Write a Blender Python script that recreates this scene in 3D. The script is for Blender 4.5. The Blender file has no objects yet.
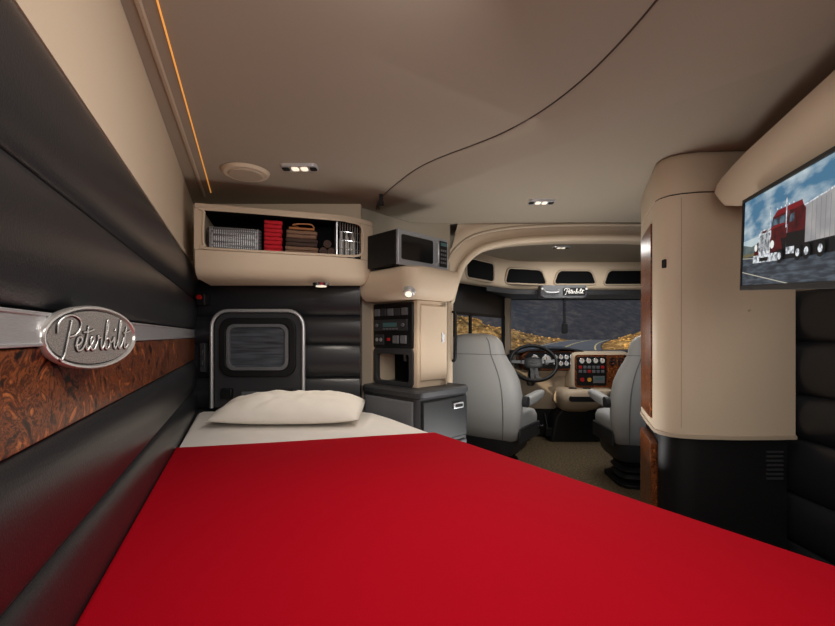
import bpy, bmesh, math, random
from mathutils import Vector, Matrix, noise
random.seed(3)
S = bpy.context.scene
COL = S.collection
S.view_settings.view_transform = 'Standard'
S.view_settings.look = 'None'
S.view_settings.exposure = 0.0

def lin(c):
    o = []
    for x in c:
        x = x / 255.0
        o.append(x / 12.92 if x <= 0.04045 else ((x + 0.055) / 1.055) ** 2.4)
    return (o[0], o[1], o[2], 1.0)

def mat(name, rgb, rough=0.5, metal=0.0, bump=0.0, scale=80.0, var=0.06, coat=0.0, emit=0.0, detail=3.0, stretch=None, spec=0.5, dist=0.004):
    m = bpy.data.materials.new(name); m.use_nodes = True
    nt = m.node_tree; b = nt.nodes['Principled BSDF']
    tc = nt.nodes.new('ShaderNodeTexCoord'); mp = nt.nodes.new('ShaderNodeMapping')
    nt.links.new(tc.outputs['Object'], mp.inputs['Vector'])
    if stretch: mp.inputs['Scale'].default_value = stretch
    n = nt.nodes.new('ShaderNodeTexNoise'); n.inputs['Scale'].default_value = scale
    n.inputs['Detail'].default_value = detail
    nt.links.new(mp.outputs[0], n.inputs['Vector'])
    r = nt.nodes.new('ShaderNodeValToRGB')
    c = lin(rgb)
    r.color_ramp.elements[0].color = tuple(x * (1 - var) for x in c[:3]) + (1,)
    r.color_ramp.elements[1].color = tuple(min(1, x * (1 + var)) for x in c[:3]) + (1,)
    r.color_ramp.elements[0].position = 0.3; r.color_ramp.elements[1].position = 0.7
    nt.links.new(n.outputs['Fac'], r.inputs[0]); nt.links.new(r.outputs[0], b.inputs['Base Color'])
    b.inputs['Roughness'].default_value = rough; b.inputs['Metallic'].default_value = metal
    b.inputs['Coat Weight'].default_value = coat; b.inputs['Specular IOR Level'].default_value = spec
    if bump > 0:
        bp = nt.nodes.new('ShaderNodeBump'); bp.inputs['Strength'].default_value = bump
        bp.inputs['Distance'].default_value = dist
        nt.links.new(n.outputs['Fac'], bp.inputs['Height']); nt.links.new(bp.outputs[0], b.inputs['Normal'])
    if emit > 0:
        nt.links.new(r.outputs[0], b.inputs['Emission Color']); b.inputs['Emission Strength'].default_value = emit
    return m

def wood_mat(name):
    m = bpy.data.materials.new(name); m.use_nodes = True
    nt = m.node_tree; b = nt.nodes['Principled BSDF']
    tc = nt.nodes.new('ShaderNodeTexCoord')
    n1 = nt.nodes.new('ShaderNodeTexNoise'); n1.inputs['Scale'].default_value = 12; n1.inputs['Detail'].default_value = 8
    n1.inputs['Distortion'].default_value = 3.2; n1.inputs['Roughness'].default_value = 0.62
    nt.links.new(tc.outputs['Object'], n1.inputs['Vector'])
    r = nt.nodes.new('ShaderNodeValToRGB')
    cr = r.color_ramp
    cr.elements[0].position = 0.38; cr.elements[0].color = lin((20, 9, 5))
    cr.elements[1].position = 0.66; cr.elements[1].color = lin((188, 116, 62))
    e = cr.elements.new(0.44); e.color = lin((84, 42, 22))
    e = cr.elements.new(0.49); e.color = lin((140, 78, 40))
    e = cr.elements.new(0.53); e.color = lin((44, 20, 11))
    e = cr.elements.new(0.59); e.color = lin((128, 68, 35))
    nt.links.new(n1.outputs['Fac'], r.inputs[0]); nt.links.new(r.outputs[0], b.inputs['Base Color'])
    b.inputs['Roughness'].default_value = 0.3; b.inputs['Specular IOR Level'].default_value = 0.25
    return m

M = {}
M['leather'] = mat('black_leather', (31, 32, 35), 0.33, bump=0.16, scale=260, var=0.08, spec=0.6)
M['beige'] = mat('beige_panel', (198, 179, 155), 0.55, bump=0.08, scale=300, var=0.03, spec=0.35)
M['beige_d'] = mat('beige_panel_dark', (172, 155, 134), 0.6, bump=0.08, scale=300, var=0.03, spec=0.3)
M['ceil'] = mat('taupe_headliner', (158, 147, 131), 0.9, bump=0.1, scale=400, var=0.04, spec=0.1)
M['ceil_d'] = mat('taupe_seam', (78, 70, 62), 0.9, var=0.04, spec=0.1)
M['wood'] = wood_mat('burl_wood')
M['silver'] = mat('brushed_silver', (208, 209, 211), 0.35, 0.7, bump=0.05, scale=60, var=0.08, stretch=(1, 1, 20))
M['chrome'] = mat('chrome', (225, 226, 230), 0.15, 1.0, var=0.01)
M['plate'] = mat('satin_nickel', (150, 147, 142), 0.42, 0.6, bump=0.3, scale=420, var=0.35)
M['plate_l'] = mat('light_nickel', (218, 216, 212), 0.28, 0.75, var=0.05)
M['plate_d'] = mat('dark_nickel', (30, 28, 27), 0.4, 0.3)
M['red'] = mat('red_blanket', (176, 4, 26), 0.9, bump=0.15, scale=500, var=0.05, spec=0.08)
M['white'] = mat('white_linen', (236, 231, 224), 0.85, bump=0.15, scale=12, var=0.02, spec=0.1)
M['pillow'] = mat('pillow_cotton', (236, 229, 218), 0.85, bump=0.6, scale=7, var=0.02, spec=0.1, dist=0.012)
M['black'] = mat('black_plastic', (18, 18, 19), 0.5, var=0.1, spec=0.3)
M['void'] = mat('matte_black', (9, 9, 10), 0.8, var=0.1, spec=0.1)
M['char'] = mat('charcoal_plastic', (48, 48, 50), 0.5, bump=0.1, scale=300, spec=0.35)
M['gray'] = mat('gray_trim', (96, 97, 100), 0.45, var=0.05)
M['seat'] = mat('gray_seat_leather', (172, 172, 170), 0.5, bump=0.2, scale=200, var=0.04)
M['seam'] = mat('dark_gray_piping', (118, 118, 116), 0.6)
M['carpet'] = mat('brown_gray_carpet', (96, 84, 66), 0.95, bump=1.0, scale=55, var=0.5, spec=0.03, dist=0.01)
M['glassd'] = mat('smoked_glass', (14, 15, 18), 0.08, var=0.05)
M['hatchglass'] = mat('hatch_glass', (70, 74, 80), 0.15, var=0.5, scale=5, stretch=(1, 1, 14))
M['led'] = mat('amber_led', (240, 165, 80), 0.5, emit=0.6, var=0.01)
M['lampglow'] = mat('lamp_lens', (255, 240, 215), 0.4, emit=0.8, var=0.01)
M['lens'] = mat('clear_lens', (205, 205, 200), 0.2, var=0.03)
M['redplastic'] = mat('red_plastic', (170, 25, 25), 0.4)
M['towel'] = mat('red_towel', (188, 20, 36), 0.9, bump=0.8, scale=150)
M['brown'] = mat('brown_wool', (122, 92, 72), 0.9, bump=0.8, scale=120, var=0.15)
M['dbrown'] = mat('dark_brown_wool', (66, 48, 40), 0.9, bump=0.8, scale=120, var=0.15)
M['tan'] = mat('tan_leather', (170, 110, 62), 0.6)
M['display'] = mat('amber_plastic', (190, 140, 50), 0.5)
M['green'] = mat('teal_display', (60, 90, 90), 0.4, emit=0.1)
M['gaugeface'] = mat('gauge_face', (205, 205, 198), 0.5)
M['asphalt'] = mat('asphalt', (92, 95, 102), 0.9, scale=0.5, var=0.15)
M['line'] = mat('road_line', (225, 205, 150), 0.9, scale=0.5, var=0.1)
M['brush'] = mat('golden_brush', (214, 168, 98), 0.95, scale=0.8, var=0.5, spec=0.05)
def patchy(name, ca, cb, cc, scale, stretch, p0=.38, p1=.62):
    m = bpy.data.materials.new(name); m.use_nodes = True
    nt = m.node_tree; b = nt.nodes['Principled BSDF']
    tc = nt.nodes.new('ShaderNodeTexCoord'); mp = nt.nodes.new('ShaderNodeMapping'); mp.inputs['Scale'].default_value = stretch
    nt.links.new(tc.outputs['Object'], mp.inputs['Vector'])
    n = nt.nodes.new('ShaderNodeTexNoise'); n.inputs['Scale'].default_value = scale; n.inputs['Detail'].default_value = 12; n.inputs['Roughness'].default_value = .72
    nt.links.new(mp.outputs[0], n.inputs['Vector'])
    r = nt.nodes.new('ShaderNodeValToRGB'); cr = r.color_ramp
    cr.elements[0].position = p0; cr.elements[0].color = lin(ca); cr.elements[1].position = p1; cr.elements[1].color = lin(cc)
    e = cr.elements.new((p0 + p1) / 2); e.color = lin(cb)
    nt.links.new(n.outputs['Fac'], r.inputs[0]); nt.links.new(r.outputs[0], b.inputs['Base Color'])
    b.inputs['Roughness'].default_value = .95; b.inputs['Specular IOR Level'].default_value = .05
    return m
M['sand'] = patchy('desert_sand', (76, 58, 38), (158, 118, 66), (224, 182, 116), 0.55, (1, .35, 1))
M['hill'] = patchy('dusk_hills', (50, 53, 60), (64, 66, 74), (92, 88, 86), 0.35, (1, 1, 1), .3, .7)

# ------------------------------------------------------------------ geometry builder
class G:
    def __init__(s): s.v = []; s.f = []; s.mi = []; s.m = 0
    def add(s, vs, fs):
        o = len(s.v); s.v += [Vector(p) for p in vs]
        for f in fs: s.f.append(tuple(i + o for i in f)); s.mi.append(s.m)
        return s
    def box(s, x0, x1, y0, y1, z0, z1):
        return s.add([(x0,y0,z0),(x1,y0,z0),(x1,y1,z0),(x0,y1,z0),(x0,y0,z1),(x1,y0,z1),(x1,y1,z1),(x0,y1,z1)],
              [(0,3,2,1),(4,5,6,7),(0,1,5,4),(1,2,6,5),(2,3,7,6),(3,0,4,7)])
    def loft(s, loops, cap=True, cyc=False):
        n = len(loops[0]); vs = [p for l in loops for p in l]; fs = []
        L = len(loops)
        for i in range(L if cyc else L - 1):
            a = i * n; b = ((i + 1) % L) * n
            for j in range(n):
                k = (j + 1) % n; fs.append((a + j, a + k, b + k, b + j))
        if cap and not cyc:
            fs.append(tuple(range(n))[::-1]); fs.append(tuple((L - 1) * n + j for j in range(n)))
        return s.add(vs, fs)
    def prism(s, pts, vec):
        vec = Vector(vec); return s.loft([[Vector(p) for p in pts], [Vector(p) + vec for p in pts]])
    def plan(s, pts, z0, z1):
        return s.prism([(p[0], p[1], z0) for p in pts], (0, 0, z1 - z0))
    def tube(s, pts, r, n=8, cyc=False):
        pts = [Vector(p) for p in pts]; N = len(pts); loops = []; up = None
        for i in range(N):
            if cyc: t = pts[(i + 1) % N] - pts[i - 1]
            else: t = pts[min(i + 1, N - 1)] - pts[max(i - 1, 0)]
            t.normalize()
            if up is None:
                up = Vector((0, 0, 1)) if abs(t.z) < 0.9 else Vector((0, 1, 0))
            a = t.cross(up)
            if a.length < 1e-4: a = t.cross(Vector((1, 0, 0)))
            a.normalize(); up = a.cross(t).normalized()
            rr = r[i] if isinstance(r, (list, tuple)) else r
            loops.append([pts[i] + (a * math.cos(q) + up * math.sin(q)) * rr for q in [2 * math.pi * k / n for k in range(n)]])
        return s.loft(loops, cap=True, cyc=cyc)
    def cyl(s, p0, p1, r, r1=None, n=24):
        return s.tube([p0, p1], [r, r1 if r1 is not None else r], n)
    def ring(s, outer, inner, vec):
        vec = Vector(vec)
        O = [Vector(p) for p in outer]; I = [Vector(p) for p in inner]
        return s.loft([O, [p + vec for p in O], [p + vec for p in I], I], cap=False, cyc=True)
    def make(s, name, mats, parent=None, loc=(0, 0, 0), rz=0.0, matrix=None, bevel=0, seg=2, smooth=35, sub=0,
             label=None, cat=None, kind=None, group=None):
        if not isinstance(mats, (list, tuple)): mats = [mats]
        me = bpy.data.meshes.new(name); me.from_pydata([tuple(v) for v in s.v], [], s.f)
        for m in mats: me.materials.append(M[m] if isinstance(m, str) else m)
        for p, i in zip(me.polygons, s.mi): p.material_index = i; p.use_smooth = True
        bm = bmesh.new(); bm.from_mesh(me); bmesh.ops.recalc_face_normals(bm, faces=bm.faces); bm.to_mesh(me); bm.free()
        me.set_sharp_from_angle(angle=math.radians(smooth))
        o = bpy.data.objects.new(name, me); COL.objects.link(o)
        if parent: o.parent = parent
        if matrix is not None: o.matrix_world = matrix
        else: o.location = loc; o.rotation_euler = (0, 0, rz)
        if bevel > 0:
            b = o.modifiers.new('bevel', 'BEVEL'); b.width = bevel; b.segments = seg; b.limit_method = 'ANGLE'; b.angle_limit = math.radians(40)
        if label: o['label'] = label
        if cat: o['category'] = cat
        if kind: o['kind'] = kind
        if group: o['group'] = group
        return o

def root(name, label, cat, loc=(0, 0, 0), rz=0.0, matrix=None, group=None):
    e = bpy.data.objects.new(name, None); COL.objects.link(e); e.empty_display_size = 0.1
    if matrix is not None: e.matrix_world = matrix
    else: e.location = loc; e.rotation_euler = (0, 0, rz)
    e['label'] = label; e['category'] = cat
    if group: e['group'] = group
    return e

def rrect(w, h, r, n=5, cx=0, cy=0):
    r = min(r, w / 2 - 1e-4, h / 2 - 1e-4); out = []
    for (sx, sy, a0) in ((1, 1, 0), (-1, 1, 90), (-1, -1, 180), (1, -1, 270)):
        for k in range(n + 1):
            a = math.radians(a0 + 90 * k / n)
            out.append((cx + sx * (w / 2 - r) + r * math.cos(a), cy + sy * (h / 2 - r) + r * math.sin(a)))
    return out
def xz(pts, y): return [(p[0], y, p[1]) for p in pts]
def superell(w, d, cx, cy, z, e=3.0, n=28):
    o = []
    for k in range(n):
        a = 2 * math.pi * k / n; c, s_ = math.cos(a), math.sin(a)
        o.append((cx + w / 2 * math.copysign(abs(c) ** (2 / e), c), cy + d / 2 * math.copysign(abs(s_) ** (2 / e), s_), z))
    return o
def smooth_path(p, n=8, cyc=False):
    P = [Vector(q) for q in p]; out = []; N = len(P)
    for i in range(N if cyc else N - 1):
        if cyc: a, b, c, d = P[i - 1], P[i], P[(i + 1) % N], P[(i + 2) % N]
        else: a, b, c, d = P[max(i - 1, 0)], P[i], P[i + 1], P[min(i + 2, N - 1)]
        for k in range(n):
            t = k / n
            out.append(0.5 * ((2 * b) + (c - a) * t + (2 * a - 5 * b + 4 * c - d) * t * t + (3 * b - a - 3 * c + d) * t ** 3))
    if not cyc: out.append(P[-1])
    return out

CZ = 2.08   # ceiling height
# ------------------------------------------------------------------ camera
cam = bpy.data.cameras.new('camera'); co = bpy.data.objects.new('camera', cam); COL.objects.link(co)
co.location = (0, 0, 1.25); co.rotation_euler = (math.radians(90), 0, 0)
cam.sensor_width = 36; cam.lens = 36 * 420 / 835.0; cam.shift_y = 22 / 835.0; cam.clip_start = 0.02; cam.clip_end = 1000
S.camera = co

# ------------------------------------------------------------------ structure
G().box(-1.9, 4.0, -0.7, 5.7, -0.05, 0).make('floor', 'carpet', kind='structure')
G().box(-1.9, 4.0, -0.7, 5.7, CZ, CZ + 0.05).make('ceiling', 'ceil', kind='structure')
G().box(-1.9, 1.9, -0.76, -0.7, 0, CZ).make('wall_rear', 'beige_d', kind='structure')

def pad_profile(zs, bulge, back):
    pts = []
    for a, b in zip(zs[:-1], zs[1:]):
        for k in range(21):
            t = 0.5 - 0.5 * math.cos(math.pi * k / 20.0)
            y = -bulge * (1 - abs(2 * t - 1) ** 2.3) ** 0.62
            pts.append((y, a + (b - a) * t + (0.0006 if k == 0 else (-0.0006 if k == 20 else 0))))
    pts.append((back, zs[-1])); pts.append((back, zs[0]))
    return pts
def pad_wall(g, x0, x1, zs, bulge=0.03, back=0.06, segs=1):
    pr = pad_profile(zs, bulge, back)
    loops = [[(x0 + (x1 - x0) * i / segs, y, z) for y, z in pr] for i in range(segs + 1)]
    g.loft(loops)

ANG = math.atan2(0.921, -0.389); WL = (-0.297, 0, 0)
g = G()
pad_wall(g, -0.5, 2.93, [0.0, 0.3, 0.5, 0.70, 0.905, 1.095], 0.026)
pad_wall(g, -0.5, 2.93, [1.285, 1.48, 1.68], 0.026)
g.m = 1; g.box(-0.5, 2.93, 0.0, 0.07, 1.68, CZ); g.box(-0.5, 2.93, -0.008, 0.03, 1.68, 1.70)
g.m = 0; g.box(-0.5, 2.93, 0.002, 0.06, 1.095, 1.285)
g.make('wall_left', ['leather', 'beige'], loc=WL, rz=ANG, kind='structure', smooth=60)
g = G(); g.box(-0.5, 2.9, -0.010, 0.0, 1.098, 1.232); g.make('trim_1', 'wood', loc=WL, rz=ANG, kind='structure', bevel=0.002)
g = G(); g.box(-0.5, 2.9, -0.012, 0.0, 1.234, 1.283); g.box(-0.5, 2.9, -0.015, 0, 1.234, 1.239); g.box(-0.5, 2.9, -0.015, 0, 1.278, 1.283)
g.make('trim_2', 'silver', loc=WL, rz=ANG, kind='structure', bevel=0.001)

# sleeper side wall
g = G()
pad_wall(g, -1.5, -0.36, [0.0, 0.3, 0.55, 0.78, 0.98, 1.19, 1.37, 1.60], 0.036)
g.m = 1; g.box(-1.5, -0.36, 0, 0.06, 1.60, CZ)
g.make('wall_back', ['leather', 'beige'], loc=(0, 2.66, 0), kind='structure', smooth=60)
g = G(); g.plan([(-0.42, 2.68), (-0.06, 3.08), (0.24, 3.1), (0.24, 3.16), (-0.09, 3.14), (-0.46, 2.73)], 0, CZ)
g.make('wall_corner', 'ceil', kind='structure', smooth=60)

# arched partition
inner = [(0.235, 0.0), (0.235, 1.35), (0.25, 1.508), (0.30, 1.69), (0.358, 1.80), (0.476, 1.892), (0.683, 1.944), (0.978, 1.968), (1.35, 1.975), (1.75, 1.968), (2.1, 1.93), (2.35, 1.84), (2.5, 1.6), (2.52, 1.3), (2.52, 0.0)]
ip = [(p.x, p.y) for p in smooth_path([(a, b, 0) for a, b in inner], 5)]
outer = []
for k, (x, z) in enumerate(ip):
    if z < 1.5 and x < 1: outer.append((0.18, z))
    elif z < 1.5: outer.append((3.2, z))
    else:
        outer.append((min(max(x, 0.18) if x > 0.3 else 0.18 + (x - 0.25) * 2.0, 3.2), CZ if x > 0.3 else min(CZ, z + 0.25)))
g = G()
n = len(ip)
vs = [(x, 3.12, z) for x, z in ip] + [(x, 3.12, z) for x, z in outer] + [(x, 3.34, z) for x, z in ip] + [(x, 3.34, z) for x, z in outer]
fs = []
for i in range(n - 1):
    fs += [(i, i + 1, n + i + 1, n + i), (2*n + i, 3*n + i, 3*n + i + 1, 2*n + i + 1), (i, 2*n + i, 2*n + i + 1, i + 1)]
g.add(vs, fs); g.make('wall_partition', 'beige', kind='structure', smooth=60)
g = G(); g.tube([(x, 3.12, z) for x, z in ip], 0.028, 10); g.make('trim_3', 'beige', kind='structure', smooth=60)
g = G()
op = [(x, z) for x, z in ip if z > 1.3]
cxm = 1.38
g.tube([(cxm + (x - cxm) * 1.075, 3.08, min(z + 0.085, 2.068)) for x, z in op], 0.012, 8); g.make('trim_4', 'beige_d', kind='structure', smooth=60)

# cab left wall with window opening, polyline plan
A0, A1, A2 = (0.10, 3.2), (0.36, 4.25), (1.15, 5.4)
def wall_seg(g, p, q, z0, z1, th=0.06):
    d = Vector((q[0] - p[0], q[1] - p[1])).normalized(); nrm = Vector((-d.y, d.x)) * th
    g.plan([p, q, (q[0] + nrm.x, q[1] + nrm.y), (p[0] + nrm.x, p[1] + nrm.y)], z0, z1)
def lerp(p, q, t): return (p[0] + (q[0] - p[0]) * t, p[1] + (q[1] - p[1]) * t)
g = G(); wall_seg(g, A0, A1, 0, 0.98); wall_seg(g, A1, A2, 0, 0.98)
wall_seg(g, A0, A1, 1.49, CZ); wall_seg(g, A1, A2, 1.49, CZ)
wall_seg(g, A0, lerp(A0, A1, 0.85), 0.98, 1.49); wall_seg(g, lerp(A1, A2, 0.92), A2, 0.98, 1.49, .03)
g.make('wall_driver_side', 'char', kind='structure')
g = G()
for a, b in ((0.0, 0.03), (0.89, 0.92), (0.24, 0.27)): wall_seg(g, lerp(A1, A2, a), lerp(A1, A2, b), 0.98, 1.49, -.02)
wall_seg(g, A1, lerp(A1, A2, .92), 1.46, 1.49, -.02); wall_seg(g, A1, lerp(A1, A2, .92), .98, 1.01, -.02)
g.make('trim_12', 'black', kind='structure')
g = G(); wall_seg(g, (2.52, 3.34), (3.3, 5.4), 0, CZ, -0.06); g.make('wall_passenger_side', 'char', kind='structure')
WY = 5.4
g = G(); g.box(1.12, 3.35, WY, WY + 0.06, 0, 1.03); g.box(1.12, 3.35, WY, WY + 0.06, 1.70, CZ); g.box(1.10, 1.17, WY - 0.04, WY + 0.06, 1.03, 1.70); g.box(3.22, 3.35, WY, WY + 0.06, 1.03, 1.70)
g.make('wall_front', 'char', kind='structure')
glass = bpy.data.materials.new('clear_glass'); glass.use_nodes = True
nt = glass.node_tree; nt.nodes.remove(nt.nodes['Principled BSDF'])
tb = nt.nodes.new('ShaderNodeBsdfTransparent'); tb.inputs[0].default_value = (0.97, 0.98, 0.99, 1); gb = nt.nodes.new('ShaderNodeBsdfGlossy'); gb.inputs['Roughness'].default_value = 0.02
mx = nt.nodes.new('ShaderNodeMixShader'); mx.inputs[0].default_value = 0.015
nt.links.new(tb.outputs[0], mx.inputs[1]); nt.links.new(gb.outputs[0], mx.inputs[2]); nt.links.new(mx.outputs[0], nt.nodes['Material Output'].inputs[0])
G().box(1.17, 3.22, WY + 0.02, WY + 0.028, 1.03, 1.70).make('window_1', glass, kind='structure')
g = G(); wall_seg(g, lerp(A1, A2, 0.0), lerp(A1, A2, 0.92), 0.98, 1.49, 0.008); g.make('window_2', glass, kind='structure')

# header with cubbies (curved plan)
hp = [(0.36, 3.95), (0.72, 4.36), (1.06, 4.68), (1.45, 4.76), (2.2, 4.78), (3.1, 4.74)]
hps = [(p.x, p.y) for p in smooth_path([(a, b, 0) for a, b in hp], 6)]
def offs(path, d):
    out = []
    for i, p in enumerate(path):
        q0 = Vector(path[max(i - 1, 0)]); q1 = Vector(path[min(i + 1, len(path) - 1)]); t = (q1 - q0).normalized()
        out.append((p[0] - t.y * d, p[1] + t.x * d))
    return out
hb = offs(hps, 0.1); hf = offs(hps, -0.03)
g = G()
loops = [[(a[0], a[1], 1.765), (c[0], c[1], 1.80), (c[0] * .5 + a[0] * .5, c[1] * .5 + a[1] * .5, 2.0), (a[0], a[1], CZ), (b[0], b[1], CZ), (b[0], b[1], 1.765)] for a, b, c in zip(hps, hb, hf)]
g.loft(loops); g.make('trim_5', 'beige', kind='structure', smooth=50)
def on_path(path, s):
    acc = 0
    for a, b in zip(path[:-1], path[1:]):
        L = (Vector(b) - Vector(a)).length
        if acc + L >= s:
            t = (s - acc) / L; return Vector((a[0] + (b[0] - a[0]) * t, a[1] + (b[1] - a[1]) * t))
        acc += L
    return Vector(path[-1])
for k, (s0, w, h) in enumerate([(0.38, 0.50, .20), (1.12, 0.50, .17), (1.72, 0.44, .16), (2.34, 0.54, .17)]):
    loop = []
    for (x, z) in rrect(w, h, 0.045, 6):
        x = x + (-.03 if z > 0 else .03) * math.copysign(1, x) * (1 if k else 0) * abs(z) / .08
        p = on_path(hf, s0 + x); loop.append((p.x, p.y - 0.002, 1.90 + z))
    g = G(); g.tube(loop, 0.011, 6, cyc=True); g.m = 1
    g.prism([(a, b + 0.0, c) for a, b, c in loop], (0.0, 0.04, 0))  # flat black plate paints the opening's dark depth; header stays solid
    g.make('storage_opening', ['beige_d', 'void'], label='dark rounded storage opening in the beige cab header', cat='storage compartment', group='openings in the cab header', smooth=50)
g = G(); pl = hps[6:] + [(3.2, 5.39), (1.2, 5.39)]
g.plan(pl, 1.71, 1.76); g.make('trim_6', 'char', kind='structure')

# right side wall
g = G()
pad_wall(g, -2.0, 0.68, [0.0, 0.3, 0.52, 0.78, 0.98, 1.22, 1.45], 0.04)
g.m = 1; g.box(-2.0, 0.68, 0, 0.06, 1.45, CZ)
g.make('wall_right', ['leather', 'beige_d'], loc=(1.735, 0, 0), rz=-math.pi / 2, kind='structure', smooth=60)

# ceiling details: slightly lowered front panel with a soft curved lip
cv = smooth_path([(-0.26, 2.78, 0), (-0.22, 2.58, 0), (-0.10, 2.3, 0), (0.06, 2.03, 0), (0.36, 1.73, 0), (0.52, 1.45, 0), (0.60, 1.1, 0), (0.62, .6, 0)], 8)
def cvo(d):
    return offs([(p.x, p.y) for p in cv], d)
g = G()
tail = [(1.715, .6), (1.715, 3.115), (0.25, 3.115), (-0.05, 3.07), (-.25, 2.83)]
g.loft([[(x, y, z) for x, y in cvo(o) + tail] for z, o in ((CZ - 0.0005, -.012), (CZ - .003, -.004), (CZ - .007, 0.0))])
g.make('trim_7', 'ceil', kind='structure', smooth=60)
g = G(); g.tube([(x, y, CZ - 0.001) for x, y in cvo(-.013)], 0.003, 6); g.make('trim_11', 'ceil_d', kind='structure')
g = G(); g.tube([(-0.45, 0.55, CZ - 0.003), (-1.20, 2.44, CZ - 0.003)], 0.0025, 6); g.make('led_strip', 'led', label='thin glowing amber light strip along the ceiling edge', cat='light')
g = G(); g.tube([(-0.50, 0.55, CZ - 0.001), (-1.27, 2.5, CZ - 0.001)], 0.009, 6); g.make('trim_8', 'beige_d', kind='structure')

def disc_speaker(x, y):
    r = root('ceiling_speaker', 'round beige speaker cover on the taupe headliner', 'speaker', (x, y, CZ))
    g = G(); g.cyl((0, 0, 0.0), (0, 0, -0.018), 0.118, 0.106, 40); g.make('speaker_rim', 'beige', r, bevel=0.005)
    g = G(); g.cyl((0, 0, -0.016), (0, 0, -0.024), 0.088, 0.08, 40); g.make('speaker_grille', 'beige_d', r, bevel=0.003)
disc_speaker(-0.87, 2.13)

def dome(x, y, w, label, z=CZ):
    r = root('dome_light', label, 'lamp', (x, y, z), group='ceiling dome lights')
    g = G(); g.loft([[(a, b, 0.0) for a, b in rrect(w, 0.085, 0.02)], [(a, b, -0.012) for a, b in rrect(w - 0.01, 0.075, 0.018)]]); g.make('lamp_housing', 'silver', r)
    for i in range(4):
        g = G(); xx = -w / 2 + w * (i + 0.5) / 4
        g.loft([[(xx + a, b, -0.011) for a, b in rrect(w / 5.2, 0.04, 0.008)], [(xx + a, b, -0.016) for a, b in rrect(w / 5.6, 0.035, 0.008)]])
        g.make('lamp_lens', 'lampglow' if i in (1, 2) else 'black', r)
dome(-0.58, 2.07, 0.18, 'slim gray dome light with small lenses on the headliner')
dome(0.76, 2.58, 0.16, 'slim gray dome light with small lenses near the arch', CZ - .007)
dome(1.35, 3.95, 0.16, 'slim gray dome light on the cab ceiling')
g = G(); g.box(-0.225, -0.205, 2.47, 2.50, CZ - 0.05, CZ); g.box(-0.232, -0.198, 2.46, 2.49, CZ - 0.065, CZ - 0.045); g.tube([(-0.21, 2.46, CZ - 0.06), (-0.235, 2.44, CZ - 0.08), (-0.22, 2.43, CZ - 0.1)], 0.005)
g.make('curtain_hook', 'black', label='small black curtain hook hanging from the headliner seam', cat='hook', bevel=0.003)

# ------------------------------------------------------------------ emblem (wedge-mounted oval)
EA = math.radians(96.9)
em = root('wall_emblem', 'oval brushed metal emblem with raised script lettering on upholstered wall', 'emblem', loc=(-0.551, 0.718, 1.246), rz=EA)
def ell(a, b, y, n=64): return [(a * math.cos(2 * math.pi * k / n), y, b * math.sin(2 * math.pi * k / n)) for k in range(n)]
wedge = [(x * .9, 0.012 + (x + .1235) * math.tan(math.radians(16)), z * .85) for x, _, z in ell(0.1235, 0.052, 0)]
g = G(); g.loft([wedge, ell(.118, .049, .004)]); g.make('emblem_mount', 'black', em, smooth=50)
g = G(); g.loft([ell(0.1235, 0.053, 0.006), ell(0.1245, 0.0535, 0.0), ell(0.121, 0.0515, -0.004), ell(0.117, 0.0485, -0.004), ell(0.1145, 0.0465, 0.0)], cap=False); g.make('emblem_rim', 'plate_l', em, smooth=50)
g = G(); g.loft([ell(0.116, 0.048, 0.005), ell(0.116, 0.048, 0.0)]); g.make('emblem_plate', 'plate_d', em)
g = G(); g.loft([ell(0.112, 0.0445, 0.001), ell(0.111, 0.044, -0.0025)]); g.make('emblem_field', 'plate', em)
strokes = [
 [(0.85, 2.35), (0.65, 1.6), (0.4, 0.7), (0.15, -0.2), (-0.15, -0.6), (-0.4, -0.45)],
 [(-0.5, 1.35), (-0.4, 2.1), (0.2, 2.6), (1.0, 2.75), (1.7, 2.4), (1.7, 1.75), (1.2, 1.25), (0.6, 1.1)],
 [(1.15, .42), (1.55, .5), (1.85, .8), (1.75, 1.08), (1.45, 1.0), (1.27, .55), (1.4, .08), (1.8, .08), (2.2, .6), (2.5, 1.6), (2.6, 2.0)],
 [(2.6, 2.0), (2.38, 1.1), (2.28, .35), (2.43, .03), (2.75, .3), (3.1, .7), (3.18, 1.02), (2.92, 1.05), (2.78, .55), (2.92, .06), (3.3, .15), (3.62, .7), (3.68, 1.2), (3.78, 1.02), (4.05, 1.0), (3.98, .45), (4.1, .05), (4.4, .35)],
 [(4.4, .35), (4.75, 1.4), (4.98, 2.3), (4.84, 2.5), (4.65, 1.7), (4.5, .6), (4.6, .08), (4.95, .15), (5.12, .65), (4.92, .98), (4.72, .85)],
 [(5.12, .6), (5.45, .7), (5.72, 1.08), (5.62, .4), (5.76, .05), (6.1, .4)],
 [(6.1, .4), (6.5, 1.6), (6.7, 2.35), (6.56, 2.5), (6.36, 1.6), (6.22, .5), (6.35, .05), (6.7, .3), (7.05, 1.0)],
 [(7.42, 2.0), (7.2, 1.2), (7.06, .4), (7.2, .04), (7.65, .35)],
 [(2.0, 1.45), (2.55, 1.5), (3.15, 1.68)], [(6.95, 1.42), (7.35, 1.47), (8.0, 1.65)], [(5.80, 1.6), (5.88, 1.78)]]
def lettering(nm, mt, r_, yo, parent=None, sx=0.0228, sz=0.0205, ox=.003, oz=0.0):
    g = G()
    for st in strokes: g.tube(smooth_path([(x, 0, z) for x, z in st], 5), r_, 6)
    for v in g.v: v.x = (v.x - 3.75) * sx + ox; v.z = (v.z - 1.05) * sz + oz; v.y = v.y * 0.012 + yo
    g.make(nm, mt, parent or em, smooth=60)
lettering('script_lettering', 'plate_d', 0.145, -0.003)
lettering('lettering_face', 'plate_l', 0.07, -0.0046)

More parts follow.
